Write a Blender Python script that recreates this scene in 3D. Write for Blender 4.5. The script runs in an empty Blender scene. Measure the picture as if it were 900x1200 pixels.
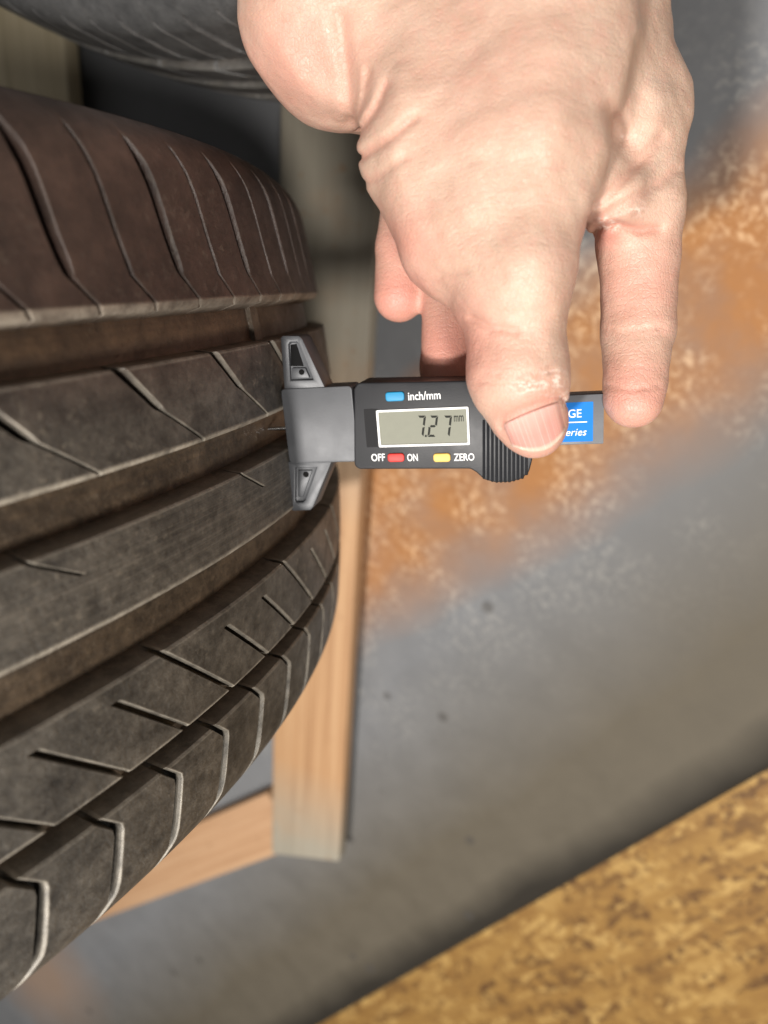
import bpy, bmesh, math, random
import numpy as np
from mathutils import Matrix, Vector
random.seed(4); np.random.seed(4)
PI = math.pi
scene = bpy.context.scene
col = scene.collection

# ------------------------------------------------------------------ camera frame (solved from the tread grooves)
F = 832.0                                    # focal length in photo pixels (900 x 1200)
R = 0.316                                    # tyre radius
C_CAM = np.array([-0.3368870, 0.0168990, -0.3113261])    # tyre centre seen from the camera
AX = np.array([-0.0782118, 0.9523508, 0.2948066]); AX /= np.linalg.norm(AX)
EA = np.array([1., 0, 0]) - AX[0]*AX; EA /= np.linalg.norm(EA)
EB = np.cross(EA, AX); EB = EB if EB[2] < 0 else -EB
PITCH = math.radians(66)
DOWN = math.cos(PITCH)*EA + math.sin(PITCH)*EB
PALLET_Z = 0.028
Zw = -DOWN; Xw = AX; Yw = np.cross(Zw, Xw)
RW = np.stack([Xw, Yw, Zw])                  # camera vector -> world vector
bottom = C_CAM + R*DOWN
T0 = np.array([0, 0, PALLET_Z]) - RW @ bottom
CAM = np.eye(4); CAM[:3, :3] = RW; CAM[:3, 3] = T0
CAMM = Matrix(CAM.tolist())
def cam2w(p): return RW @ np.asarray(p, float) + T0
def ray(px, py): return np.array([(px-450)/F, -(py-600)/F, -1.0])
def P(px, py, d): return ray(px, py)*d       # photo pixel at a given distance, camera frame
def ground(px, py, z):                       # photo pixel on a level plane, world frame
    d = RW @ ray(px, py); t = (z - T0[2])/d[2]
    return T0 + d*t

cd = bpy.data.cameras.new('camera'); cam = bpy.data.objects.new('camera', cd); col.objects.link(cam)
cam.matrix_world = CAMM
cd.sensor_fit = 'VERTICAL'; cd.sensor_height = 9.6; cd.sensor_width = 7.2
cd.lens = F/1200*9.6
cd.clip_start = 0.005; cd.clip_end = 50
cd.dof.use_dof = True; cd.dof.focus_distance = 0.205; cd.dof.aperture_fstop = 2.0
scene.camera = cam

w = bpy.data.worlds.new('World'); scene.world = w; w.use_nodes = True
bg = w.node_tree.nodes['Background']; bg.inputs[0].default_value = (1.0, 0.97, 0.94, 1); bg.inputs[1].default_value = 0.19

def lamp(name, pos_cam, target_cam, size, power, color):
    ld = bpy.data.lights.new(name, 'AREA'); ld.shape = 'DISK'; ld.size = size; ld.energy = power; ld.color = color
    o = bpy.data.objects.new(name, ld); col.objects.link(o)
    p = Vector(cam2w(pos_cam)); t = Vector(cam2w(target_cam))
    o.location = p; o.rotation_euler = (t-p).to_track_quat('-Z', 'Y').to_euler()
    return o
lamp('unseen_lamp', (-0.52, -0.72, 0.78), (0.0, 0.03, -0.22), 0.10, 24.5, (1.0, 0.95, 0.90))  # key ceiling lamp, out of view
lamp('unseen_lamp', (0.15, -0.62, 0.92), (0.0, 0.03, -0.25), 0.18, 16.5, (1.0, 0.95, 0.90))  # added fill lamp, brightens the dark plank and the gap between the tyres
vs = scene.view_settings; vs.view_transform = 'Standard'; vs.look = 'None'; vs.exposure = 0.0; vs.gamma = 1.0

# ------------------------------------------------------------------ helpers
def link(name, me, mat=None, parent=None):
    o = bpy.data.objects.new(name, me); col.objects.link(o)
    if mat and me and hasattr(me, 'materials') and not me.materials: me.materials.append(mat)
    if parent: o.parent = parent
    return o
def empty(name, mat):
    o = bpy.data.objects.new(name, None); o.empty_display_size = 0.02; col.objects.link(o); o.matrix_world = mat; return o
def tag(o, label=None, cat=None, group=None, kind=None):
    if label: o['label'] = label
    if cat: o['category'] = cat
    if group: o['group'] = group
    if kind: o['kind'] = kind
    return o
def mesh_np(name, V, Fq, attrs=None, uv=None, smooth=True, sharp=None):
    me = bpy.data.meshes.new(name)
    me.from_pydata([tuple(v) for v in np.asarray(V, float)], [], [tuple(int(i) for i in f) for f in Fq])
    if attrs:
        for k, a in attrs.items():
            at = me.attributes.new(k, 'FLOAT', 'POINT'); at.data.foreach_set('value', np.asarray(a, np.float32))
    if uv is not None:
        ul = me.uv_layers.new(name='UVMap')
        idx = np.zeros(len(me.loops), int); me.loops.foreach_get('vertex_index', idx)
        ul.data.foreach_set('uv', np.asarray(uv, np.float32)[idx].ravel())
    me.update()
    if smooth:
        me.polygons.foreach_set('use_smooth', [True]*len(me.polygons))
        if sharp: me.set_sharp_from_angle(angle=math.radians(sharp))
    return me
def bm_mesh(name, bm, smooth=40):
    bmesh.ops.recalc_face_normals(bm, faces=bm.faces)
    me = bpy.data.meshes.new(name); bm.to_mesh(me); bm.free()
    if smooth:
        me.polygons.foreach_set('use_smooth', [True]*len(me.polygons)); me.set_sharp_from_angle(angle=math.radians(smooth))
    return me
def prism(pts, z0, z1, bev=0, seg=2, top_only=False):
    """outline (x, y) extruded from z0 to z1, edges rounded"""
    bm = bmesh.new()
    lo = [bm.verts.new((x, y, z0)) for x, y in pts]; hi = [bm.verts.new((x, y, z1)) for x, y in pts]
    n = len(pts)
    bm.faces.new(lo[::-1]); tf = bm.faces.new(hi)
    for i in range(n): bm.faces.new((lo[i], lo[(i+1) % n], hi[(i+1) % n], hi[i]))
    bmesh.ops.recalc_face_normals(bm, faces=bm.faces)
    if bev:
        ed = list(tf.edges) if top_only else list(bm.edges)
        bmesh.ops.bevel(bm, geom=ed, offset=bev, segments=seg, profile=0.5, affect='EDGES', clamp_overlap=True)
    return bm
def rrect(x0, y0, x1, y1, r, n=5):
    pts = []
    for cx, cy, a in ((x1-r, y1-r, 0), (x0+r, y1-r, 90), (x0+r, y0+r, 180), (x1-r, y0+r, 270)):
        for i in range(n+1):
            t = math.radians(a+90*i/n); pts.append((cx+r*math.cos(t), cy+r*math.sin(t)))
    return pts

# ------------------------------------------------------------------ material kit
class NT:
    def __init__(s, name):
        s.m = bpy.data.materials.new(name); s.m.use_nodes = True; s.t = s.m.node_tree
        s.b = s.t.nodes['Principled BSDF']
    def n(s, typ, **kw):
        nd = s.t.nodes.new(typ)
        for k, v in kw.items():
            if hasattr(nd, k) and not k.startswith('i_'): setattr(nd, k, v)
        return nd
    def l(s, a, b): s.t.links.new(a, b)
    def put(s, sock, val):
        if isinstance(val, bpy.types.NodeSocket): s.l(val, sock)
        elif isinstance(val, (tuple, list)) and len(val) == 3 and sock.type == 'RGBA': sock.default_value = (*val, 1)
        else: sock.default_value = val
    def noise(s, vec, scale, detail=4, rough=0.55, dist=0):
        nd = s.n('ShaderNodeTexNoise'); nd.inputs['Scale'].default_value = scale; nd.inputs['Detail'].default_value = detail
        nd.inputs['Roughness'].default_value = rough; nd.inputs['Distortion'].default_value = dist
        if vec is not None: s.l(vec, nd.inputs['Vector'])
        return nd.outputs['Fac']
    def ramp(s, fac, *stops):
        nd = s.n('ShaderNodeValToRGB'); e = nd.color_ramp.elements
        while len(e) < len(stops): e.new(0.5)
        for i, (p, c) in enumerate(stops):
            e[i].position = p; e[i].color = (*c, 1) if isinstance(c, tuple) else (c, c, c, 1)
        s.l(fac, nd.inputs['Fac']); return nd.outputs['Color']
    def mix(s, fac, a, b, mode='MIX'):
        nd = s.n('ShaderNodeMix'); nd.data_type = 'RGBA'; nd.blend_type = mode
        s.put(nd.inputs[0], fac); s.put(nd.inputs[6], a); s.put(nd.inputs[7], b); return nd.outputs[2]
    def math(s, op, a, b=0.0, c=None):
        nd = s.n('ShaderNodeMath'); nd.operation = op; s.put(nd.inputs[0], a); s.put(nd.inputs[1], b)
        if c is not None: s.put(nd.inputs[2], c)
        return nd.outputs[0]
    def mapr(s, v, a, b, c=0.0, d=1.0):
        nd = s.n('ShaderNodeMapRange'); s.l(v, nd.inputs[0])
        for i, x in enumerate((a, b, c, d)): nd.inputs[i+1].default_value = x
        return nd.outputs[0]
    def attr(s, name): nd = s.n('ShaderNodeAttribute'); nd.attribute_name = name; return nd.outputs['Fac']
    def pos(s): return s.n('ShaderNodeNewGeometry').outputs['Position']
    def obj(s): return s.n('ShaderNodeTexCoord').outputs['Object']
    def mapping(s, vec, scale=(1, 1, 1), rot=(0, 0, 0), loc=(0, 0, 0)):
        nd = s.n('ShaderNodeMapping'); nd.inputs['Scale'].default_value = scale; nd.inputs['Rotation'].default_value = rot
        nd.inputs['Location'].default_value = loc; s.l(vec, nd.inputs['Vector']); return nd.outputs[0]
    def sep(s, vec): nd = s.n('ShaderNodeSeparateXYZ'); s.l(vec, nd.inputs[0]); return nd.outputs
    def bump(s, h, strength=0.3, dist=0.001, prev=None):
        nd = s.n('ShaderNodeBump'); nd.inputs['Strength'].default_value = strength; nd.inputs['Distance'].default_value = dist
        s.l(h, nd.inputs['Height'])
        if prev is not None: s.l(prev, nd.inputs['Normal'])
        return nd.outputs[0]
    def out(s, color=None, rough=None, normal=None, **kw):
        if color is not None: s.put(s.b.inputs['Base Color'], color)
        if rough is not None: s.put(s.b.inputs['Roughness'], rough)
        if normal is not None: s.l(normal, s.b.inputs['Normal'])
        for k, v in kw.items(): s.put(s.b.inputs[k.replace('_', ' ')], v)
        return s.m

def mat_rubber(plain=False):
    s = NT('grey_rubber' if plain else 'rubber'); p = s.pos()
    uvn = s.n('ShaderNodeUVMap'); u = s.sep(uvn.outputs[0])[0]
    blot = s.mapr(s.noise(p, 75, 8, 0.68), 0.28, 0.72); fine = s.noise(p, 900, 3, 0.6); spk = s.noise(p, 420, 4, 0.65)
    low = s.noise(p, 14, 3)
    comb = s.n('ShaderNodeCombineXYZ'); s.l(u, comb.inputs[0])
    streak = s.noise(comb.outputs[0], 420, 3, 0.6)
    grey = s.mix(blot, (0.014, 0.0135, 0.0128), (0.128, 0.118, 0.103))
    inrib = s.math('MULTIPLY', s.mapr(u, -.020, -.017), s.mapr(u, .003, .005, 1, 0))
    grey = s.mix(s.math('MULTIPLY', s.mapr(streak, 0.42, 0.62, 0, 0.6), s.mapr(inrib, 0, 1, 0.15, 1.0)), grey, (0.125, 0.113, 0.097))
    red = s.mix(blot, (0.014, 0.0092, 0.0080), (0.078, 0.050, 0.041))  # reddish cast of banded light on the upper shoulder, painted into the rubber
    base = s.mix(s.mapr(u, 0.026, 0.044), grey, red) if not plain else s.mix(blot, (0.08, 0.082, 0.085), (0.22, 0.222, 0.225))
    dust = s.math('MULTIPLY', s.mapr(spk, 0.56, 0.74), s.mapr(low, 0.42, 0.62))
    base = s.mix(s.math('MULTIPLY', s.math('MULTIPLY', dust, s.mapr(u, 0.026, 0.044, 0.8, 0.25)), 1.0), base, (0.25, 0.22, 0.175))
    dep = s.attr('depth')
    base = s.mix(s.math('MULTIPLY', dep, 0.62), base, s.mix(s.math('MULTIPLY', blot, s.mapr(s.noise(comb.outputs[0], 260, 3, 0.6), 0.35, 0.6, 0.25, 1.0)), (0.030, 0.019, 0.011), (0.165, 0.105, 0.055)))
    grit = s.mapr(s.noise(p, 330, 8, 0.72), 0.32, 0.70)
    base = s.mix(1.0, base, s.mix(s.math('ADD', 0.5, s.math('MULTIPLY', s.math('SUBTRACT', grit, 0.5), s.mapr(u, 0.026, 0.044, 1.0, 0.35))), (0.55, 0.55, 0.55), (1.45, 1.43, 1.38)), 'MULTIPLY')
    e = s.math('MULTIPLY', s.attr('edge'), s.mapr(s.noise(p, 160, 4, 0.6), 0.32, 0.62, 0.25, 1.0))
    base = s.mix(s.math('MULTIPLY', e, 0.9), base, s.mix(s.mapr(u, 0.048, 0.052), (0.42, 0.38, 0.31), (0.185, 0.145, 0.11)))  # pale dusty edges, coloured brighter on the lit sides as painted highlights
    b = s.bump(fine, 0.45, 0.0004, s.bump(grit, 0.35, 0.0005, s.bump(s.math('MULTIPLY', streak, inrib), 0.7, 0.0012, s.bump(blot, 0.2, 0.0008))))
    return s.out(base, s.mapr(blot, 0.3, 0.7, 0.50, 0.36), b, Specular_IOR_Level=0.5)

def mat_skin():
    s = NT('skin'); p = s.obj()
    red = s.attr('red'); crease = s.attr('crease')
    n1 = s.mapr(s.noise(p, 75, 6, 0.65), 0.3, 0.7); n2 = s.noise(p, 260, 5, 0.65)
    base = s.mix(n1, (0.47, 0.315, 0.232), (0.60, 0.435, 0.335))
    base = s.mix(s.mapr(n2, 0.45, 0.7, 0, 0.45), base, (0.58, 0.31, 0.24))
    base = s.mix(red, base, (0.56, 0.23, 0.18))
    base = s.mix(s.math('MULTIPLY', crease, 0.35), base, (0.44, 0.21, 0.15))
    base = s.mix(s.math('MULTIPLY', s.attr('dry'), s.mapr(s.noise(s.mapping(p, (1, 2.2, 1)), 520, 4, 0.6), 0.48, 0.62)), base, (0.74, 0.62, 0.53))
    vor = s.n('ShaderNodeTexVoronoi'); vor.feature = 'DISTANCE_TO_EDGE'; vor.inputs['Scale'].default_value = 950
    s.l(s.mapping(p, (1, 0.6, 1)), vor.inputs['Vector'])
    lines = s.mapr(vor.outputs['Distance'], 0.0, 0.12)
    wr = s.noise(s.mapping(p, (1, 3.2, 1)), 210, 6, 0.68, 0.6)
    b = s.bump(lines, 0.30, 0.0003, s.bump(wr, 0.34, 0.0008, s.bump(s.noise(p, 110, 3), 0.18, 0.0016)))
    m = s.out(base, s.mapr(n2, 0.3, 0.7, 0.34, 0.50), b, Specular_IOR_Level=0.45)
    s.b.inputs['Subsurface Weight'].default_value = 0.16
    s.b.inputs['Subsurface Radius'].default_value = (1.0, 0.35, 0.18)
    s.b.inputs['Subsurface Scale'].default_value = 0.0032
    return m
def mat_nail():
    s = NT('nail'); p = s.obj()
    nu = s.attr('nu'); nv = s.attr('nv')
    base = s.mix(s.mapr(nv, 0.05, 0.6), (0.60, 0.36, 0.305), (0.55, 0.27, 0.225))
    base = s.mix(s.mapr(nv, 0.86, 0.93), base, (0.58, 0.42, 0.33))
    comb = s.n('ShaderNodeCombineXYZ'); s.l(nu, comb.inputs[0])
    st = s.noise(comb.outputs[0], 34, 3, 0.6)
    base = s.mix(s.mapr(st, 0.52, 0.68, 0, 0.5), base, (0.78, 0.62, 0.56))
    return s.out(base, 0.20, s.bump(st, 0.25, 0.0005), Subsurface_Weight=0.2, Subsurface_Scale=0.002, Coat_Weight=0.25)
def mat_plastic(name, c, rough=0.42, grain=0.12, metal=0.0, spec=0.5):
    s = NT(name); p = s.obj(); n = s.noise(p, 2600, 2, 0.6); l = s.noise(p, 90, 4, 0.6); sc = s.noise(s.mapping(p, (1, 9, 1)), 320, 3, 0.7)
    b = tuple(x*1.25+0.004 for x in c)
    base = s.mix(l, c, b)
    base = s.mix(s.mapr(sc, 0.62, 0.8, 0, 0.35), base, tuple(min(1, x*1.5+0.02) for x in c))
    return s.out(base, s.mapr(l, 0.3, 0.7, rough-0.05, rough+0.09), s.bump(n, grain, 0.0002), Metallic=metal, Specular_IOR_Level=spec)
def mat_flat(name, c, rough=0.5, emit=0):
    s = NT(name); p = s.obj(); l = s.noise(p, 400, 3)
    return s.out(s.mix(l, tuple(x*0.92 for x in c), tuple(min(1, x*1.05) for x in c)), rough, None, Specular_IOR_Level=0.2)
def mat_concrete():
    s = NT('light_banded_floor'); p = s.obj(); xyz = s.sep(p)
    low = s.noise(p, 5, 4, 0.6); mid = s.noise(p, 28, 5, 0.62, 0.3); spk = s.noise(p, 190, 6, 0.62, 0.4); fine = s.noise(p, 600, 3)
    grey = s.mix(mid, (0.128, 0.132, 0.137), (0.200, 0.205, 0.211))
    # orange strip of light painted into the slab's colour (object x runs across the strip)
    wp = s.sep(s.pos()); sx = s.math('ADD', s.math('MULTIPLY', wp[0], float(band_n[0])), s.math('MULTIPLY', wp[1], float(band_n[1])))
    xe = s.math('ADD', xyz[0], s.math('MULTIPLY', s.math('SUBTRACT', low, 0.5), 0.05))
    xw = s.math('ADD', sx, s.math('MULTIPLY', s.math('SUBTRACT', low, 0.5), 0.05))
    band = s.math('MULTIPLY', s.mapr(xw, LIGHT_BAND[0], LIGHT_BAND[1]), s.mapr(xw, LIGHT_BAND[2], LIGHT_BAND[3], 1, 0))
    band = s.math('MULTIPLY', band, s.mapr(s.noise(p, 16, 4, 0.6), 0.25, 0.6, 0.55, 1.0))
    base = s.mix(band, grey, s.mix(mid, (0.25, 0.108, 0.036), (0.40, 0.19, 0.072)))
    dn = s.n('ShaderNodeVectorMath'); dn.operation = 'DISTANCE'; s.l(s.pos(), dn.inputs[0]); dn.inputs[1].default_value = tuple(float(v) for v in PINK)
    base = s.mix(s.mapr(s.math('ADD', dn.outputs['Value'], s.math('MULTIPLY', s.math('SUBTRACT', mid, 0.5), 0.06)), 0.03, 0.15, 0.7, 0), base, (0.31, 0.205, 0.135))  # patch of the same warm light, painted in at the lower left
    # chalky worn flecks in and along the painted light band
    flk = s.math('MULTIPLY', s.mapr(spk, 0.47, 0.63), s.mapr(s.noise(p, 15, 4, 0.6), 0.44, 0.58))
    near = s.math('MULTIPLY', s.mapr(xw, LIGHT_BAND[0]-0.06, LIGHT_BAND[1]), s.mapr(xw, LIGHT_BAND[2]-0.01, LIGHT_BAND[3]+0.11, 1, 0))
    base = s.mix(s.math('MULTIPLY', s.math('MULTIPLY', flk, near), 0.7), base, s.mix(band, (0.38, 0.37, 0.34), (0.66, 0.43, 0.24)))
    # browner towards the board edge
    edge_brown = s.mapr(xe, EDGE_X-0.22, EDGE_X-0.09)
    base = s.mix(s.math('MULTIPLY', edge_brown, 0.9), base, s.mix(mid, (0.078, 0.064, 0.042), (0.122, 0.102, 0.070)))
    base = s.mix(s.math('MULTIPLY', s.mapr(xe, EDGE_X-0.040, EDGE_X-0.008), 0.93), base, (0.020, 0.017, 0.013))  # shade of the rounded edge painted as a dark strip
    vor = s.n('ShaderNodeTexVoronoi'); vor.inputs['Scale'].default_value = 17; s.l(p, vor.inputs['Vector'])
    base = s.mix(s.mapr(vor.outputs['Distance'], 0.07, 0.10, 0.6, 0), base, (0.06, 0.055, 0.05))
    return s.out(base, s.mapr(mid, 0.3, 0.7, 0.55, 0.75), s.bump(fine, 0.2, 0.0006, s.bump(spk, 0.25, 0.0012)), Specular_IOR_Level=0.2)
def mat_osb():
    s = NT('strand_board'); p = s.obj()
    base = None
    d = s.noise(p, 22, 2)
    for k, (ang, sc) in enumerate(((0.4, 1.0), (1.5, 1.2), (2.5, 0.9))):
        v = s.n('ShaderNodeTexVoronoi'); v.inputs['Scale'].default_value = 100*sc
        s.l(s.mapping(p, (1, 0.32, 1), (0, 0, ang), (k*0.3, 0.1*k, 0)), v.inputs['Vector'])
        c = s.ramp(s.sep(v.outputs['Color'])[0], (0.0, (0.10, 0.045, 0.010)), (0.25, (0.225, 0.115, 0.026)), (0.65, (0.29, 0.160, 0.038)), (1.0, (0.43, 0.27, 0.085)))
        base = c if base is None else s.mix(s.mapr(s.noise(p, 60+20*k, 3), 0.45, 0.55), base, c)
    base = s.mix(s.mapr(s.noise(p, 140, 4), 0.6, 0.72, 0, 0.45), base, (0.11, 0.055, 0.018))
    return s.out(base, 0.6, s.bump(s.noise(p, 160, 4), 0.4, 0.001))
def mat_wood(name, c1, c2, dark, endgrey=None):
    s = NT(name); p = s.obj()
    g = s.noise(s.mapping(p, (1.2, 40, 40)), 4, 5, 0.6, 0.4); g2 = s.noise(s.mapping(p, (3, 120, 120)), 5, 3)
    base = s.ramp(g, (0.25, dark), (0.45, c1), (0.75, c2))
    base = s.mix(s.mapr(g2, 0.55, 0.7, 0, 0.35), base, dark)
    if endgrey:
        x = s.sep(p)[0]; f = s.math('ADD', s.mapr(x, endgrey[0], endgrey[1], 1, 0), s.mapr(x, endgrey[2], endgrey[3], 0, 1))
        f = s.math('MULTIPLY', f, s.mapr(s.noise(p, 30, 4), 0.2, 0.5, 0.7, 1))
        base = s.mix(s.math('MINIMUM', f, 1.0), base, s.mix(g, (0.24, 0.215, 0.165), (0.37, 0.335, 0.265)))
    spot = s.mapr(s.noise(p, 70, 4, 0.6), 0.62, 0.72, 0, 0.6)
    base = s.mix(spot, base, dark)
    return s.out(base, 0.62, s.bump(g2, 0.3, 0.0008))

# ------------------------------------------------------------------ setting: slab, board floor, pallet
e0 = ground(370, 1208, 0.0); e1 = ground(900, 910, 0.0)
ed = (e1-e0); ed[2] = 0; ed /= np.linalg.norm(ed)            # along the slab's edge
en = np.array([ed[1], -ed[0], 0])                              # across the edge
if np.dot(ground(900, 1190, 0)-e0, en) < 0: en = -en            # towards the board floor
EDGE_X = float(np.dot(e0, en))
sa = ground(430, 590, 0)-ground(880, 262, 0); sa /= np.linalg.norm(sa); band_n = np.array([-sa[1], sa[0], 0])
if np.dot(en, band_n) < 0: band_n = -band_n
def across(px, py): return float(np.dot(ground(px, py, 0), band_n))
LIGHT_BAND = (across(600, 330), across(600, 420), across(600, 580), across(600, 690))
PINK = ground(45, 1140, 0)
ang = math.atan2(en[1], en[0])
SLAB = Matrix.Rotation(ang, 4, 'Z')
def slab():
    x1 = EDGE_X; x0 = x1-3.0; yc = float(np.dot(e0, np.array([-math.sin(ang), math.cos(ang), 0])))
    prof = [(x0, -0.05), (x0, 0.0)]
    for i in range(40): prof.append((x0+(x1-0.03-x0)*(i+1)/40, 0.0))
    for i in range(9):
        a = math.radians(90*(i+1)/9); prof.append((x1-0.010+0.010*math.sin(a), -0.010+0.010*math.cos(a)))
    prof += [(x1, -0.05)]
    ys = np.linspace(yc-2.0, yc+2.0, 81); V = []; Q = []
    for y in ys:
        for x, z in prof: V.append((x, y, z))
    m = len(prof)
    for j in range(len(ys)-1):
        for i in range(m-1): Q.append((j*m+i, (j+1)*m+i, (j+1)*m+i+1, j*m+i+1))
    return mesh_np('slab', V, Q, sharp=60)
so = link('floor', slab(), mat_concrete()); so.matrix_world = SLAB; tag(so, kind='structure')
if True:
    bm = prism([(EDGE_X-0.012, -1.5), (EDGE_X+1.6, -1.5), (EDGE_X+1.6, 2.0), (EDGE_X-0.012, 2.0)], -0.052, -0.030)
    bo = link('board_floor', bm_mesh('board_floor', bm), mat_osb()); bo.matrix_world = SLAB; tag(bo, kind='structure')

# ------------------------------------------------------------------ tyre
def prof(u):
    """arc length from the tread's middle -> (axial, drop)"""
    a = abs(u); sg = 1 if u >= 0 else -1
    f0 = 0.081 if u >= 0 else 0.085; r0 = 0.020
    if a <= f0: return u, 0.0022*(a/0.05)**2
    k0 = 0.0022*(f0/0.05)**2; sl = math.atan(2*0.0022*f0/0.05**2)
    t = min((a-f0)/r0, 1.30-sl); t2 = (a-f0)-t*r0
    x = f0 + r0*(math.sin(sl+t)-math.sin(sl)); d = k0 + r0*(math.cos(sl)-math.cos(sl+t))
    if t2 > 0: x += t2*math.cos(sl+t); d += t2*math.sin(sl+t)
    return sg*x, d
GD = 0.0073
RUB = mat_rubber()
def grid_block(name, us, vs_of, shear, subdiv=True):
    """us: [(u, depth, edge)], vs_of(u): [(v, depth, edge)] equal length for all u"""
    V = []; A = []; D = []; UV = []
    for (u, du, eu) in us:
        for (v, dv, ev) in vs_of(u):
            dep = max(du, dv); x, dr = prof(u)
            # surface normal in the profile plane so that shoulder sipes sink inwards
            x2, d2 = prof(u+1e-4); tx, td = x2-x, d2-dr; L = math.hypot(tx, td)
            nx, nr = td/L, tx/L
            rr = R-dr-dep*nr; xx = x-dep*nx
            th = (v+shear(u))/R
            V.append((xx, -rr*math.sin(th), rr*math.cos(th)))
            A.append(max(eu if dv < 0.002 else 0, ev*0.7 if du < 0.002 else 0)); D.append(min(1, du/GD)); UV.append((u, v))
    n = len(vs_of(us[0][0])); Q = []
    for i in range(len(us)-1):
        for j in range(n-1): Q.append((i*n+j, i*n+j+1, (i+1)*n+j+1, (i+1)*n+j))
    return mesh_np(name, V, Q, {'edge': A, 'depth': D}, UV, True, 38)
def ulist(lo, hi, wall_lo=True, wall_hi=True, clo=0.0007, chi=0.0004, extra=(), step=0.003, dlo=GD, dhi=GD, shi=0.0012):
    L = []
    if wall_lo: L += [(lo-0.0012, dlo, 0), (lo-0.0001, clo, 1.0), (lo+clo, 0, 1.0), (lo+clo+0.0007, 0, 0)]
    else: L += [(lo, 0, 0)]
    a = L[-1][0]; b = hi-(chi+0.0006 if wall_hi else 0)
    mids = sorted(set(list(np.arange(a+step, b-step*0.4, step))+[e for e in extra if a+0.0003 < e < b-0.0003]))
    L += [(m, 0, 0) for m in mids]
    if wall_hi: L += [(hi-chi-0.0006, 0, 0), (hi-chi, 0, 0.35), (hi+0.0001, chi, 0.3), (hi+shi, dhi, 0)]
    else: L += [(hi, 0, 0)]
    return L
def vblock(p, wl, wr, dl, dr, c0=0.0009, c1=0.0004, n=7):
    """nodes along one pitch; wl/wr sipe widths, dl/dr their depths"""
    c0 = min(c0, 0.6*wl+0.0002); a = wl/2; b = p-wr/2
    k0 = min(c0, dl); k1 = min(c1, dr)
    L = [(0, dl, 0), (a, dl, 0), (a+0.00006, min(dl, k0+0.0009), 0.0), (a+0.0001, k0, 0.75), (a+c0, 0, 1.0), (a+c0+0.0005, 0, 0)]
    q0 = L[-1][0]; q1 = b-c1-0.0005
    for i in range(1, n): L.append((q0+(q1-q0)*i/n, 0, 0))
    L += [(q1, 0, 0), (b-c1, 0, 0.15), (b-0.0001, k1, 0.1), (b, dr, 0), (p, dr, 0)]
    return L
def interp(x, pts):
    xs = [a for a, _ in pts]; ys = [b for _, b in pts]
    return float(np.interp(x, xs, ys))
CIRC = 2*PI*R
N1 = 56; P1 = CIRC/N1; N5 = 96; P5 = CIRC/N5
# shoulder rib with long sipes, alternately wide and hairline
shT = lambda u: interp(u, [(.0496, 0), (.0575, -.0072), (.066, -.0088), (.078, -.0100), (.090, -.0135), (.10, -.017)])
wideT = lambda u: interp(u, [(.049, .0006), (.0570, .0007), (.0590, .0026), (.083, .0033), (.0905, .0008)])
thinT = lambda u: interp(u, [(.049, .0007), (.09, .0007)])
depT = lambda u: interp(u, [(.049, .005), (.083, .004), (.0895, .0006), (.091, .0)])
UT = ulist(.0496, .0990, True, False, 0.0016, extra=(.0575, .0585, .083, .0895, .091))
def dull(L, k): return [(v, d, e*k) for v, d, e in L]
meT = [grid_block('tread_block', UT, lambda u: dull(vblock(P1/2, wideT(u), thinT(u), depT(u), depT(u)*.8, 0.0004, .0006), .3), shT),
       grid_block('tread_block', UT, lambda u: dull(vblock(P1/2, thinT(u), wideT(u), depT(u)*.8, depT(u), 0.0003, .0005), .25), shT)]
# second rib, diagonal sipes tapering from wide to hairline
sh2 = lambda u: interp(u, [(.0159, 0), (.021, -.0068), (.0270, -.0152), (.0376, -.0250)])
w2 = lambda u: interp(u, [(.0159, .0006), (.026, .0007), (.0275, .0022), (.0376, .0030)])
U2 = ulist(.0159, .0376, True, True, .0008, .0004, extra=(.026, .0265, .0275), step=.0024)
me2 = grid_block('tread_block', U2, lambda u: vblock(P1, w2(u), w2(u), .0052, .0052, .0008, .0004, 12), sh2)
# centre rib with short blind sipes every second pitch
sh3 = lambda u: interp(u, [(-.0174, .012), (-.0038, .0105), (-.0034, .0100), (.0025, 0), (.0034, -.001)])
def v3(u):
    on = 1.0 if -.0037 <= u <= .0036 else 0.0
    return vblock(2*P1, .0009, .0009, .0035*on, .0035*on, .0005 if on else .0005, .0003, 24)
def fixoff(L, on):
    return L if on else [(v, 0, 0) for v, d, e in L]
U3 = ulist(-.0174, .0034, True, True, .0010, .0004, extra=(-.0041, -.0037, -.0034, .0025), step=.0024)
me3 = grid_block('rib_segment', U3, lambda u: fixoff(v3(u), -.0037 <= u), sh3)
# fourth rib: three slanting sipes to a segment, two of them blind
sh4 = lambda u: (-.0574-u)*1.03
def v4(u):
    L = []
    for k in range(3):
        on = (u < -.0369) or k == 0
        q = vblock(P5, .0016, .0016, .0045, .0045, .0009, .0004, 5)
        nxt = (u < -.0369) or k == 2
        h = len(q)//2
        q = [(v, d if on else 0, e if on else 0) for v, d, e in q[:h]]+[(v, d if nxt else 0, e if nxt else 0) for v, d, e in q[h:]]
        L += [(v+k*P5, d, e) for v, d, e in (q if k == 0 else q[1:])]
    return L
U4 = ulist(-.0574, -.0316, True, True, .0006, .0005, extra=(-.0376, -.0370, -.0366), step=.0025, dlo=.0073)
me4 = grid_block('tread_block', U4, v4, sh4)
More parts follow.
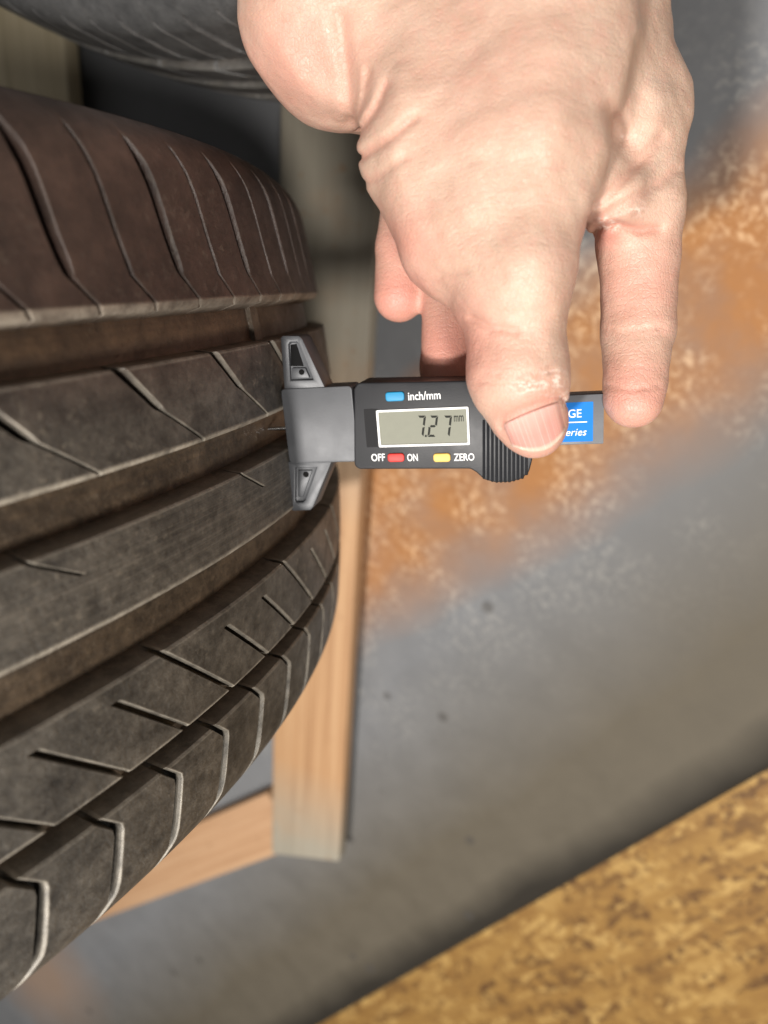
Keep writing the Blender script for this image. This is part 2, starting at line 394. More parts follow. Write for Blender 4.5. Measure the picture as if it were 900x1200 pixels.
# fifth rib: hooked sipes running over the shoulder
sh5 = lambda u: interp(u, [(-.107, -.009), (-.100, -.0025), (-.090, .0040), (-.078, .0066), (-.0715, .0078), (-.0695, .0076), (-.0612, 0)])
w5 = lambda u: interp(u, [(-.094, .0012), (-.086, .0022), (-.071, .0018), (-.0612, .0014)])
d5 = lambda u: interp(u, [(-.1062, .0), (-.1040, .001), (-.099, .0035), (-.0612, .0045)])
U5 = ulist(-.1070, -.0642, False, True, .0005, .0005, shi=.0012, extra=(-.1062, -.1040, -.0985, -.0955, -.0715, -.0705, -.0695, -.09), step=.0026, dhi=.0073)
me5 = grid_block('tread_block', U5, lambda u: vblock(P5, w5(u), w5(u), d5(u), d5(u), .0009, .0003, 6), sh5)
# carcass: groove floors, shoulders, sidewalls and beads as one turned body
def carcass():
    pr = []
    def add(u, dep, dd): x, d = prof(u); pr.append((x, R-d-dep, dd, u))
    for u in np.linspace(-.1050, .0990, 104): add(u, GD, 1.0) if -.096 < u < .089 else add(u, .0012, .3)
    def side(sg, u0):
        x0, d0 = prof(u0); out = []
        r0 = R-d0
        pts = [(abs(x0), r0), (abs(x0)+.004, r0-.012), (abs(x0)+.010, r0-.030), (abs(x0)+.0125, r0-.050), (abs(x0)+.009, r0-.072), (abs(x0)-.002, r0-.086), (abs(x0)-.008, .206), (abs(x0)-.014, .2032), (abs(x0)-.024, .204), (abs(x0)-.024, .216), (abs(x0)-.006, .235), (abs(x0)+.001, .26), (abs(x0)-.006, .284), (.05, .298)]
        return [(sg*a, b, 0.0, u0) for a, b in pts]
    hi = side(1, .0995); lo = side(-1, -.1073)
    # smooth the outline
    prof_pts = lo[::-1]+pr+hi
    n = len(prof_pts); S = 300; V = []; D = []; UV = []
    for j in range(S):
        a = 2*PI*j/S
        for x, r, dd, u in prof_pts: V.append((x, -r*math.sin(a), r*math.cos(a))); D.append(dd); UV.append((u, a*R))
    Q = []
    for j in range(S):
        k = (j+1) % S
        for i in range(n): Q.append((j*n+i, j*n+(i+1) % n, k*n+(i+1) % n, k*n+i))
    return mesh_np('carcass', V, Q, {'edge': [0]*len(V), 'depth': D}, UV, True, 50)
meC = carcass()
for m in meT+[me2, me3, me4, me5, meC]: m.materials.append(RUB)
def wear_bar(u0, u1):
    bm = bmesh.new(); V = []
    for u in (u0, u1):
        x, d = prof(u)
        for ang_ in (-.009, .009):
            for dep in (GD+.0006, GD-.0016): V.append(bm.verts.new((x, -(R-d-dep)*math.sin(ang_), (R-d-dep)*math.cos(ang_))))
    bmesh.ops.convex_hull(bm, input=V)
    me = bm_mesh('wear_bar', bm); me.materials.append(RUB); at = me.attributes.new('depth', 'FLOAT', 'POINT'); at.data.foreach_set('value', [1.0]*len(me.vertices)); return me
meW = [wear_bar(.0376, .0496), wear_bar(.0034, .0159), wear_bar(-.0316, -.0174)]
# angle (about the axle, from straight up) of the pixel-measured sipe origins: s is measured from image-right
def build_tyre(root_m, label, group, s_ref, mat=None):
    root = empty('tyre', root_m)
    tag(root, label, 'tyre', group)
    def put(name, me, a):
        o = link(name, me, None, root); o.location = (0, 0, R); o.rotation_euler = (a, 0, 0)
        if mat: o.material_slots[0].link = 'OBJECT'; o.material_slots[0].material = mat
        return o
    put('carcass', meC, 0)
    for k in range(N1):
        a = s_ref+2*PI*k/N1
        put('tread_block', meT[0], a+OFF['T']); put('tread_block', meT[1], a+OFF['T']+PI/N1)
        put('tread_block', me2, a+OFF['2'])
        if k % 2 == 0: put('rib_segment', me3, a+OFF['3'])
    for k in range(N5):
        a = s_ref+2*PI*k/N5
        put('tread_block', me5, a+OFF['5'])
        if k % 3 == 0: put('tread_block', me4, a+OFF['4'])
    for k in range(6):
        for m, sw in zip(meW, (-.072, -.235, -.250)): put('wear_bar', m, s_ref+2*PI*k/6+sw/R)
    return root
OFF = {'T': -.1465/R, '2': -.1578/R, '3': -.1785/R, '4': -.1243/R, '5': -.1783/R, 'W': -.148/R}
# world orientation: tyre-local z=up, x=axle.  direction "image right" (EA) in local y/z:
ea_w = RW @ EA                                  # y,z components
# local point at angle th: (-sin th, cos th); want th growing from EA towards EB
th0 = math.atan2(-ea_w[1], ea_w[2])
eb_w = RW @ EB; d_ = -math.cos(th0)*eb_w[1]-math.sin(th0)*eb_w[2]
TYRE = Matrix.Translation((cam2w(bottom)[0], cam2w(bottom)[1], PALLET_Z))
build_tyre(TYRE, 'dusty worn brown-black tyre whose tread the depth gauge measures', 'tyres on the pallet', th0)

# the neighbouring tyre: the same tread, lying flat on the pallet
TYRE2 = Matrix.Translation((0.442, -0.268, PALLET_Z+0.112*0.93)) @ Matrix.Scale(0.93, 4) @ Matrix.Rotation(-PI/2, 4, 'Y') @ Matrix.Rotation(0.7, 4, 'X') @ Matrix.Translation((0, 0, -R))
build_tyre(TYRE2, 'grey tyre lying flat on its side behind the wrist', 'tyres on the pallet', th0+0.3, mat_rubber(True))

# ------------------------------------------------------------------ pallet
def board(name, p0, p1, width, z0, z1, mat, parent, skew=0.0):
    """plank from p0 to p1 (centre line, world xy)"""
    p0 = np.array(p0); p1 = np.array(p1); L = np.linalg.norm(p1-p0); a = math.atan2(*(p1-p0)[::-1])
    bm = prism([(skew, -width/2), (L, -width/2), (L, width/2), (0, width/2)], z0, z1, 0.0012, 2)
    o = link(name, bm_mesh(name, bm), mat, parent)
    o.location = (p0[0], p0[1], 0); o.rotation_euler = (0, 0, a); return o
pallet = empty('pallet', Matrix.Identity(4)); tag(pallet, 'low wooden pallet of thin planks under the two tyres', 'pallet')
WB = mat_wood('plank_wood', (0.41, 0.235, 0.115), (0.50, 0.315, 0.17), (0.29, 0.155, 0.072), (0.03, 0.12, 0.36, 0.50))  # orange stretch between the grey ends carries the warm light band as colour
WA = mat_wood('pale_plank_wood', (0.50, 0.42, 0.27), (0.60, 0.52, 0.36), (0.30, 0.24, 0.14))
WS = mat_wood('stringer_wood', (0.42, 0.245, 0.13), (0.50, 0.32, 0.185), (0.30, 0.165, 0.08))
bdir = np.array([math.cos(math.radians(9.0)), -math.sin(math.radians(9.0))]); bdir /= np.linalg.norm(bdir); bn = np.array([-bdir[1], bdir[0]])
wB = 0.0725
b0 = np.array([-.4640, -.0690])-bn*wB/2
board('plank', b0, b0+bdir*1.3, wB, 0.0142, PALLET_Z, WB, pallet, 0.026)
a_right = ground(75, 50, PALLET_Z)[:2]
a0 = a_right+bn*0.06+(-bdir)*0.72
board('plank', a0, a0+bdir*1.5, 0.12, 0.0142, PALLET_Z, WA, pallet)
a1 = a0+bn*0.20
board('plank', a1, a1+bdir*1.5, 0.10, 0.0142, PALLET_Z, WA, pallet)
s0 = ground(320, 1003, 0.0137)[:2]; s1 = ground(200, 1047, 0.0137)[:2]; sd = (s1-s0)/np.linalg.norm(s1-s0); sn = np.array([sd[1], -sd[0]])
if sn[0] < 0: sn = -sn
sw = 0.062
q0 = s0+sn*sw/2-sd*0.045
board('stringer', q0, q0+sd*0.75, sw, 0.0, 0.0139, WS, pallet)
q2 = q0+np.array([0.95, -0.12]); board('stringer', q2, q2+sd*0.75, sw, 0.0, 0.0139, WS, pallet)

# ------------------------------------------------------------------ depth gauge
K = 0.000258
u_c = .0098
def gframe(th_c):
    n_ = math.cos(th_c)*EA+math.sin(th_c)*EB                     # tyre normal at the contact
    return C_CAM+u_c*AX+(R+0.0002)*n_, n_, AX, np.cross(n_, AX)
def face_x(th_c, px, py, z):
    g, x_, y_, z_ = gframe(th_c); o = g+z_*z; d = ray(px, py); t = np.dot(o, z_)/np.dot(d, z_); return float((d*t-g)@x_)
lo_, hi_ = -.35, -.10                                             # where the wings' lower edge meets the tread
for _ in range(50):
    m_ = (lo_+hi_)/2
    if face_x(m_, 331.5, 470, .0046) > 0.0004: lo_ = m_
    else: hi_ = m_
th_c = m_
G0, gx, gy, gz = gframe(th_c)
GM = np.eye(4); GM[:3, 0] = RW@gx; GM[:3, 1] = RW@gy; GM[:3, 2] = RW@gz; GM[:3, 3] = cam2w(G0)
GAUGE = Matrix(GM.tolist())
def proj(p): return 450+F*p[0]/-p[2], 600-F*p[1]/-p[2]
ZF = 0.0062                                                    # height of the gauge's face above its mid plane
def GP(px, py, z=ZF):
    """photo pixel -> gauge-local x, y on the face plane"""
    o = G0+gz*z; d = ray(px, py); t = np.dot(o, gz)/np.dot(d, gz); p = d*t-G0
    return float(p@gx), float(p@gy)
gauge = empty('tread_depth_gauge', GAUGE)
tag(gauge, 'black digital tread depth gauge reading 7.27 held between thumb and fingers', 'gauge')
M_BLK = mat_plastic('black_plastic', (0.014, 0.0148, 0.017), 0.44, 0.16, 0.0, 0.32)
M_GRY = mat_plastic('grey_base_plastic', (0.055, 0.058, 0.063), 0.42, 0.14, 0.15)
M_BEAM = mat_plastic('beam_plastic', (0.070, 0.074, 0.082), 0.42, 0.12)
M_WHT = mat_flat('white_print', (0.78, 0.78, 0.77), 0.5)
M_DARK = mat_flat('dark_window', (0.004, 0.004, 0.005), 0.6)
M_RECESS_SHADE = mat_flat('recess_shade', (0.003, 0.003, 0.003), 0.9)  # black colour stands in for the shade inside slot and dimples
M_LCD = mat_flat('lcd_glass', (0.185, 0.190, 0.148), 0.5)
M_SEG = mat_flat('lcd_segment', (0.016, 0.017, 0.014), 0.7)
M_BLUE = mat_plastic('blue_button', (0.010, 0.19, 0.36), 0.42, 0.05, 0.0, 0.3)
M_RED = mat_plastic('red_button', (0.44, 0.022, 0.016), 0.42, 0.05, 0.0, 0.3)
M_YEL = mat_plastic('yellow_button', (0.62, 0.39, 0.09), 0.42, 0.05, 0.0, 0.3)
M_LAB = mat_flat('blue_label', (0.008, 0.165, 0.55), 0.7)
def pin_mat():
    s = NT('steel'); return s.out(s.mix(s.noise(s.obj(), 900, 3), (0.55, 0.55, 0.55), (0.75, 0.75, 0.74)), 0.25, None, Metallic=1.0)
M_PIN = pin_mat()
def gpart(name, bm, mat, parent=None, smooth=40):
    return link(name, bm_mesh(name, bm, smooth), mat, parent or gauge)
def gpoly(px, z=ZF): return [GP(x, y, z) for x, y in px]
def grect(x0, y0, x1, y1, r, z=ZF, n=5):
    a = GP(x0, y1, z); b = GP(x1, y0, z); c = GP(x0, y0, z); d = GP(x1, y1, z)
    ax0 = (a[0]+c[0])/2; ax1 = (b[0]+d[0])/2; ay0 = (a[1]+d[1])/2; ay1 = (b[1]+c[1])/2
    return rrect(ax0, ay0, ax1, ay1, r, n)
# base with its two wings
base_o = gpart('base_block', prism(grect(334, 454, 416, 542, 0.0012, 0.0050), -0.0050, 0.0050, 0.0008, 3), M_GRY)
foot_x = 0.0003
def wing(pts_out, hole):
    """flat wing with a rim: outer outline and inner recess outline share a point count"""
    zt = 0.0046; zr = 0.0034; zb = -0.0046
    o = gpoly(pts_out, zt); h = gpoly(hole, zt); n = len(o)
    bm = bmesh.new()
    ot = [bm.verts.new((x, y, zt)) for x, y in o]; ob = [bm.verts.new((x, y, zb)) for x, y in o]
    it = [bm.verts.new((x, y, zt)) for x, y in h]; ib = [bm.verts.new((x, y, zr)) for x, y in h]
    for i in range(n):
        j = (i+1) % n
        bm.faces.new((ob[i], ob[j], ot[j], ot[i])); bm.faces.new((ot[i], ot[j], it[j], it[i])); bm.faces.new((it[i], it[j], ib[j], ib[i]))
    bm.faces.new(ib); bm.faces.new(ob[::-1])
    bmesh.ops.recalc_face_normals(bm, faces=bm.faces)
    ee = [e for e in bm.edges if len(e.link_faces) == 2 and e.calc_face_angle(0) > 0.5]
    bmesh.ops.bevel(bm, geom=ee, offset=0.00035, segments=2, profile=0.5, affect='EDGES', clamp_overlap=True)
    return bm
w1 = gpart('wing', wing([(328.5, 396), (331, 393.5), (350, 393.5), (354, 397), (381, 455), (333, 456)],
                        [(338, 404), (340, 401), (347.5, 401), (350, 404), (367, 445), (340, 446)]), M_GRY)
gpart('slot_shade', prism(gpoly([(340.5, 404), (347.5, 403), (356, 429), (341, 429)], 0.0034), 0.0030, 0.00355), M_RECESS_SHADE, w1)
gpart('pad', prism(gpoly([(342, 431), (358, 431), (363, 443), (342, 443.5)], 0.004), 0.0030, 0.0042, 0.0003), M_GRY, w1)
def disc(cx, cy, r, z0, z1, n=14, z=ZF):
    x, y = GP(cx, cy, z); return prism([(x+r*math.cos(2*PI*i/n), y+r*math.sin(2*PI*i/n)) for i in range(n)], z0, z1, 0.0001, 1)
gpart('dimple_shade', disc(351, 437, 0.0009, 0.0040, 0.00445), M_RECESS_SHADE, w1)
w2o = gpart('wing', wing([(336, 541), (388.5, 541), (367, 594), (363.5, 598), (343, 599), (340.5, 596)],
                        [(346, 548), (371, 548), (357.5, 586), (355, 588.5), (347.5, 589), (346, 587)]), M_GRY)
gpart('pad', prism(gpoly([(349, 551), (366, 551), (355, 583), (349, 583)], 0.004), 0.0030, 0.0040, 0.0004), M_GRY, w2o)
gpart('dimple_shade', disc(356, 558, 0.0010, 0.0036, 0.0042), M_RECESS_SHADE, w2o)
# probe pin
bm = bmesh.new()
bmesh.ops.create_cone(bm, cap_ends=True, segments=14, radius1=0.00045, radius2=0.00075, depth=0.0075)
bmesh.ops.rotate(bm, verts=bm.verts, cent=(0, 0, 0), matrix=Matrix.Rotation(PI/2, 3, 'Y'))
py_ = GP(330, 501, 0.0)[1]
bmesh.ops.translate(bm, verts=bm.verts, vec=(-0.0033, py_, 0.0015))
gpart('probe_pin', bm, M_PIN)
# housing
body_px = [(418, 450.5), (421, 448.5), (612, 445), (617, 448), (619, 470), (622, 500), (623.5, 540), (620, 553), (612, 561), (598, 565), (580, 565.5), (567, 562), (558, 553.5), (551, 549.5), (421, 550), (416.5, 547), (415, 543), (414.5, 456)]
body = gpart('housing', prism(gpoly(body_px), -0.0062, ZF, 0.0007, 3), M_BLK)
# grip ridges
for i in range(11):
    x = 567+i*5.0
    yb = np.interp(x, [560, 567, 580, 598, 612, 620, 623], [555, 560, 564.5, 564, 560, 553, 545])
    a = GP(x, 492); b = GP(x, yb+1.2); wr_ = 0.00042
    bm = bmesh.new(); prof_n = 7
    zs = [ZF-0.0002+0.00085*math.sin(PI*k/(prof_n-1)) for k in range(prof_n)]; xs = [wr_*math.cos(PI*k/(prof_n-1)) for k in range(prof_n)]
    rows = []
    for t, dz, sh in ((0, -0.0004, 0.0), (0.03, 0, 0), (0.97, 0.0, 0), (1.0, -0.0005, 0), (1.0, -0.011, 0)):
        cx = a[0]+(b[0]-a[0])*t; cy = a[1]+(b[1]-a[1])*t
        rows.append([bm.verts.new((cx+xs[k], cy, zs[k]+dz)) for k in range(prof_n)])
    for r0_, r1_ in zip(rows, rows[1:]):
        for k in range(prof_n-1): bm.faces.new((r0_[k], r0_[k+1], r1_[k+1], r1_[k]))
    gpart('grip_ridge', bm, M_BLK)
# window, bezel and display
gpart('dark_window', prism(grect(428, 479, 444, 524, 0.0002), ZF-0.0006, ZF+0.00006), M_DARK)
def frame(x0, y0, x1, y1, t, z0, z1):
    o = grect(x0, y0, x1, y1, 0.0004, n=3); i = grect(x0+t, y0+t, x1-t, y1-t, 0.0003, n=3)
    bm = bmesh.new(); n = len(o)
    rings = [[bm.verts.new((x, y, z)) for x, y in q] for q, z in ((o, z0), (o, z1), (i, z1), (i, z0))]
    for a_, b_ in zip(rings, rings[1:]):
        for k in range(n): bm.faces.new((a_[k], a_[(k+1) % n], b_[(k+1) % n], b_[k]))
    return bm
disp = gpart('display', prism(grect(443.5, 480, 549, 521.5, 0.0003), ZF-0.0006, ZF+0.00008), M_LCD)
gpart('display_frame', frame(442.5, 478.5, 550, 522.5, 2.4, ZF-0.0002, ZF+0.00042), M_WHT, disp)
ZT = ZF+0.00012
SEG7 = {'7': 'abc', '2': 'abged'}
def digit(ch, x0, y0, x1, y1):
    t = 2.6; lean = 3.0; H = y1-y0; ym = (y0+y1)/2; bm = bmesh.new()
    def q(pts):
        v = [bm.verts.new((*GP(x+lean*((y1-y)/H-0.5), y, ZT), ZT)) for x, y in pts]; bm.faces.new(v)
    g = 0.5
    S = {'a': [(x0+g, y0), (x1-g, y0), (x1-t, y0+t), (x0+t, y0+t)], 'd': [(x0+t, y1-t), (x1-t, y1-t), (x1-g, y1), (x0+g, y1)],
         'g': [(x0+g+1, ym), (x0+t, ym-t/2), (x1-t, ym-t/2), (x1-g-1, ym), (x1-t, ym+t/2), (x0+t, ym+t/2)],
         'b': [(x1, y0+g), (x1, ym-g), (x1-t, ym-t/2-g), (x1-t, y0+t+g)], 'c': [(x1, ym+g), (x1, y1-g), (x1-t, y1-t-g), (x1-t, ym+t/2+g)],
         'f': [(x0, y0+g), (x0+t, y0+t+g), (x0+t, ym-t/2-g), (x0, ym-g)], 'e': [(x0, ym+g), (x0+t, ym+t/2+g), (x0+t, y1-t-g), (x0, y1-g)]}
    for c in SEG7[ch]: q(S[c])
    return bm
for ch, xa in (('7', 488.0), ('2', 502.3), ('7', 518.6)):
    o = gpart('digit', digit(ch, xa, 487, xa+9.8, 512), M_SEG, disp, 0)
gpart('decimal_point', prism([(x, y) for x, y in gpoly([(498.0, 509.6), (500.2, 509.6), (500.0, 512.2), (497.8, 512.2)], ZT)], ZT-0.00005, ZT), M_SEG, disp, 0)
def text(body_, x0, x1, ybase, ytop, mat, parent, z, name='lettering', italic=0.0, weight=0.0):
    cu = bpy.data.curves.new('t', 'FONT'); cu.body = body_; cu.size = 1.0; cu.resolution_u = 4; cu.shear = italic; cu.offset = weight
    to = bpy.data.objects.new('t', cu); col.objects.link(to)
    bpy.context.view_layer.update()
    me = bpy.data.meshes.new_from_object(to.evaluated_get(bpy.context.evaluated_depsgraph_get()))
    bpy.data.objects.remove(to)
    v = np.array([q.co[:] for q in me.vertices]); mn = v.min(0); mx = v.max(0)
    cap = 0.70 if any(c.isupper() for c in body_) else mx[1]
    a = GP(x0, ybase, z); b = GP(x1, ybase, z); c = GP(x0, ytop, z)
    hx = (b[0]-a[0])/(mx[0]-mn[0]); hy = (c[1]-a[1])/cap
    for q in me.vertices: q.co = (a[0]+(q.co.x-mn[0])*hx, a[1]+(q.co.y)*hy+(b[1]-a[1])*0, z)
    return link(name, me, mat, parent)
text('mm', 532, 543.5, 494, 487, M_SEG, disp, ZT, weight=0.01)
text('inch/mm', 478.5, 516.5, 469, 459.5, M_WHT, body, ZF+0.00008, weight=0.012)
text('OFF', 435.5, 451.5, 540.3, 532, M_WHT, body, ZF+0.00008, weight=0.012)
text('ON', 477.5, 489.8, 540.3, 532, M_WHT, body, ZF+0.00008, weight=0.012)
text('ZERO', 532, 556, 540, 531.7, M_WHT, body, ZF+0.00008, weight=0.012)
for bx, mt, lab in (((452, 459, 474, 470), M_BLUE, 'blue oval button'), ((454.5, 531, 474, 541), M_RED, 'red oval button'), ((508, 531, 528, 541), M_YEL, 'yellow oval button')):
    o = gpart('button', prism(grect(*bx, 0.0009), ZF-0.0005, ZF+0.0006, 0.0003, 3, True), mt); o['label'] = lab
# beam behind the grip with its label
ZB = 0.0036
beam = gpart('beam', prism(grect(560, 465, 707.5, 522, 0.0003, ZB), -0.0036, ZB, 0.0004, 2), M_BEAM)
lab = gpart('beam_label', prism(grect(625, 472, 695, 518, 0.0002, ZB), ZB-0.0002, ZB+0.00008), M_LAB, beam)
ZL = ZB+0.00014
text('GAUGE', 638, 681.5, 490.5, 481, M_WHT, lab, ZL, weight=0.004)
text('Series', 657, 687.5, 511, 502.5, M_WHT, lab, ZL, italic=0.25, weight=0.0)
gpart('label_rule', prism(grect(640, 494.6, 688, 495.8, 0.00001, ZL, 1), ZL-0.00002, ZL), M_WHT, lab, 0)

# ------------------------------------------------------------------ hand (one continuous surface grown from rounded limbs)
def pt(a): return P(a[0], a[1], a[2]), a[3]*a[2]/F             # pixel, pixel, distance, pixel radius
LIMBS = [  # smoothing (m), chain of (px, py, distance, radius px)
 (0.006, [(640, -330, .168, 128), (640, -120, .174, 118), (640, 40, .176, 100), (622, 180, .173, 86), (606, 300, .176, 66), (606, 372, .180, 51.5), (607, 438, .1835, 53), (620, 485, .1868, 44), (626, 497, .1872, 39)]),   # thumb
 (0.014, [(650, -330, .176, 122), (655, -120, .190, 118), (690, 60, .200, 92), (728, 160, .1985, 72), (742, 240, .200, 54)]),  # index metacarpal
 (0.004, [(742, 240, .2005, 52), (747, 300, .203, 46.5), (746, 385, .204, 41.5), (743, 452, .2025, 35.5), (741.5, 467, .202, 34.5)]),  # index finger
 (0.012, [(560, -330, .182, 150), (460, -110, .197, 140), (404, 18, .203, 122)]),     # heel of the hand
 (0.014, [(520, 60, .192, 102), (516, 170, .188, 97), (540, 272, .185, 77), (578, 318, .184, 54)]),  # ball of the thumb
 (0.012, [(470, 20, .222, 90), (520, 150, .226, 70), (600, 180, .222, 70), (690, 170, .212, 66)]),   # palm
 (0.004, [(500, 140, .232, 40), (472, 290, .238, 31.5), (467.5, 347, .238, 29.5)]),    # little finger
 (0.004, [(550, 180, .230, 40), (530, 330, .2335, 33), (524, 430, .2335, 31.5), (522, 480, .233, 28)]),  # ring finger
 (0.004, [(620, 190, .224, 42), (612, 330, .230, 34), (602, 450, .2295, 31), (600, 485, .229, 28)]),   # middle finger
]
BUMPS = [(610, 335, .1715, 45), (716, 232, .189, 30), (775, 118, .1985, 27), (606, 436, .1785, 42)]
CREASES = [  # polyline px, half width px, depth m, furthest distance, redness
 ([(398, 20), (404, 60), (409, 100), (412, 140)], 10, .0013, .22, .25),
 ([(454, 98), (441, 128), (419, 158)], 6, .0012, .21, .35),
 ([(486, 138), (456, 163), (424, 184)], 6, .0013, .21, .35),
 ([(474, 185), (446, 205), (428, 214)], 5, .0006, .21, .2),
 ([(432, 84), (428, 112), (415, 142)], 6, .0009, .21, .25),
 ([(688, 292), (700, 268), (722, 262), (748, 270), (770, 268)], 6, .0014, .21, .7),
 ([(694, 256), (720, 246), (760, 222), (792, 200)], 7, .0009, .21, .2),
 ([(700, 240), (740, 200), (775, 160)], 7, .0010, .21, .2),
 ([(714, 128), (720, 146), (726, 160)], 12, .0018, .21, .0),
 ([(708, 386), (735, 389), (778, 384)], 2.4, .0005, .215, .3),
 ([(712, 393), (745, 396), (776, 391)], 2.0, .0003, .215, .25),
 ([(711, 452), (740, 457), (772, 452)], 2.4, .00045, .215, .3),
 ([(560, 446), (590, 452), (622, 448), (650, 432)], 2.4, .0006, .20, .4),
 ([(566, 438), (596, 443), (630, 437), (655, 420)], 2.0, .0004, .20, .3),
 ([(572, 456), (604, 459), (640, 449)], 2.0, .00035, .20, .3),
 ([(553, 372), (575, 384), (606, 388)], 4.5, .0007, .20, .3),
 ([(505, 332), (520, 322), (545, 318)], 4, .0004, .20, .2),
 ([(588, 500), (590, 489), (610, 480), (640, 470), (656, 464), (664, 474)], 3.0, .0008, .20, .8),
]
def seg_dist2(px, py, a, b):
    dx, dy = b[0]-a[0], b[1]-a[1]; t = np.clip(((px-a[0])*dx+(py-a[1])*dy)/(dx*dx+dy*dy), 0, 1)
    return (px-a[0]-t*dx)**2+(py-a[1]-t*dy)**2
def hand_base(X):
    d = None
    for k, chain in LIMBS:
        m = None
        for a, b in zip(chain, chain[1:]):
            A, ra = pt(a); B, rb = pt(b); AB = B-A
            t = np.clip(((X-A)@AB)/(AB@AB), 0, 1)
            q = np.sqrt(((X-A-t[:, None]*AB)**2).sum(1))-(ra+(rb-ra)*t)
            if m is None: m = q
            else:
                h = np.maximum(0.0012-np.abs(m-q), 0)/0.0012; m = np.minimum(m, q)-h*h*0.0012/4
        if d is None: d = m
        else:
            h = np.maximum(k-np.abs(d-m), 0)/k; d = np.minimum(d, m)-h*h*k/4
    for b in BUMPS:
        B, rb = pt(b); q = np.sqrt(((X-B)**2).sum(1))-rb; k = 0.010
        h = np.maximum(k-np.abs(d-q), 0)/k; d = np.minimum(d, q)-h*h*k/4
    return d
def hand_detail(X):
    px = 450+F*X[:, 0]/-X[:, 2]; py = 600-F*X[:, 1]/-X[:, 2]; c = np.zeros(len(X)); red = np.zeros(len(X))
    for pts, w_, dep, far, rd in CREASES:
        d2 = np.full(len(X), 1e9)
        for a, b in zip(pts, pts[1:]): d2 = np.minimum(d2, seg_dist2(px, py, a, b))
        e = np.exp(-d2/(w_*w_))*(-X[:, 2] < far); c = np.maximum(c, e*dep); red = np.maximum(red, e*rd)
    # fingertips, thumb side and finger pads flush
    for cx, cy, r_, a_ in ((742, 470, 60, .75), (748, 330, 75, .55), (630, 500, 55, .8), (467, 350, 50, 1.0), (468, 290, 50, .7), (524, 410, 70, .9), (345, 70, 85, .55), (708, 275, 26, .9), (600, 380, 60, .25), (560, 90, 120, .2)):
        red = np.maximum(red, 0.9*a_*np.exp(-((px-cx)**2+(py-cy)**2)/(r_*r_)))
    return c, red
def dry_skin(X):
    px = 450+F*X[:, 0]/-X[:, 2]; py = 600-F*X[:, 1]/-X[:, 2]; o = np.zeros(len(X))
    for cx, cy, rx, ry in ((648, 444, 15, 16), (660, 468, 7, 12), (620, 452, 22, 9), (748, 246, 9, 7), (712, 262, 14, 8)):
        o = np.maximum(o, np.exp(-((px-cx)/rx)**2-((py-cy)/ry)**2)*(-X[:, 2] < .21))
    return o
def lumps(X):
    q = X*1000.0; out = np.zeros(len(X)); rs = np.random.RandomState(7)
    for lam_, amp in ((34, .00042), (19, .00026), (11, .00013), (6.5, .00007), (4.0, .00004)):
        for k in range(5):
            v = rs.normal(size=3); v /= np.linalg.norm(v); out += amp*0.5*np.sin(q@v*2*PI/(lam_*rs.uniform(.8, 1.25))+rs.uniform(0, 6.28))
    return 0.7*out*np.clip((.232+X[:, 2])/.02, .25, 1)
TEND = [((742, 40), (722, 130), (700, 235), 18, .0007), ((772, 110), (760, 190), (735, 255), 16, .0009), ((650, 60), (632, 190), (618, 300), 34, .0008), ((300, 20), (350, 95), (402, 128), 18, .0010), ((470, 90), (462, 180), (480, 260), 15, .0008), ((560, 200), (585, 270), (600, 330), 10, .0006)]
def ridges(X):
    px = 450+F*X[:, 0]/-X[:, 2]; py = 600-F*X[:, 1]/-X[:, 2]; r = np.zeros(len(X))
    for a, b, c, w_, amp in TEND:
        d2 = np.minimum(seg_dist2(px, py, a, b), seg_dist2(px, py, b, c)); r = np.maximum(r, amp*np.exp(-d2/(w_*w_))*(-X[:, 2] < .22))
    return r
def hand_sdf(X): return hand_base(X)+hand_detail(X)[0]+lumps(X)-ridges(X)
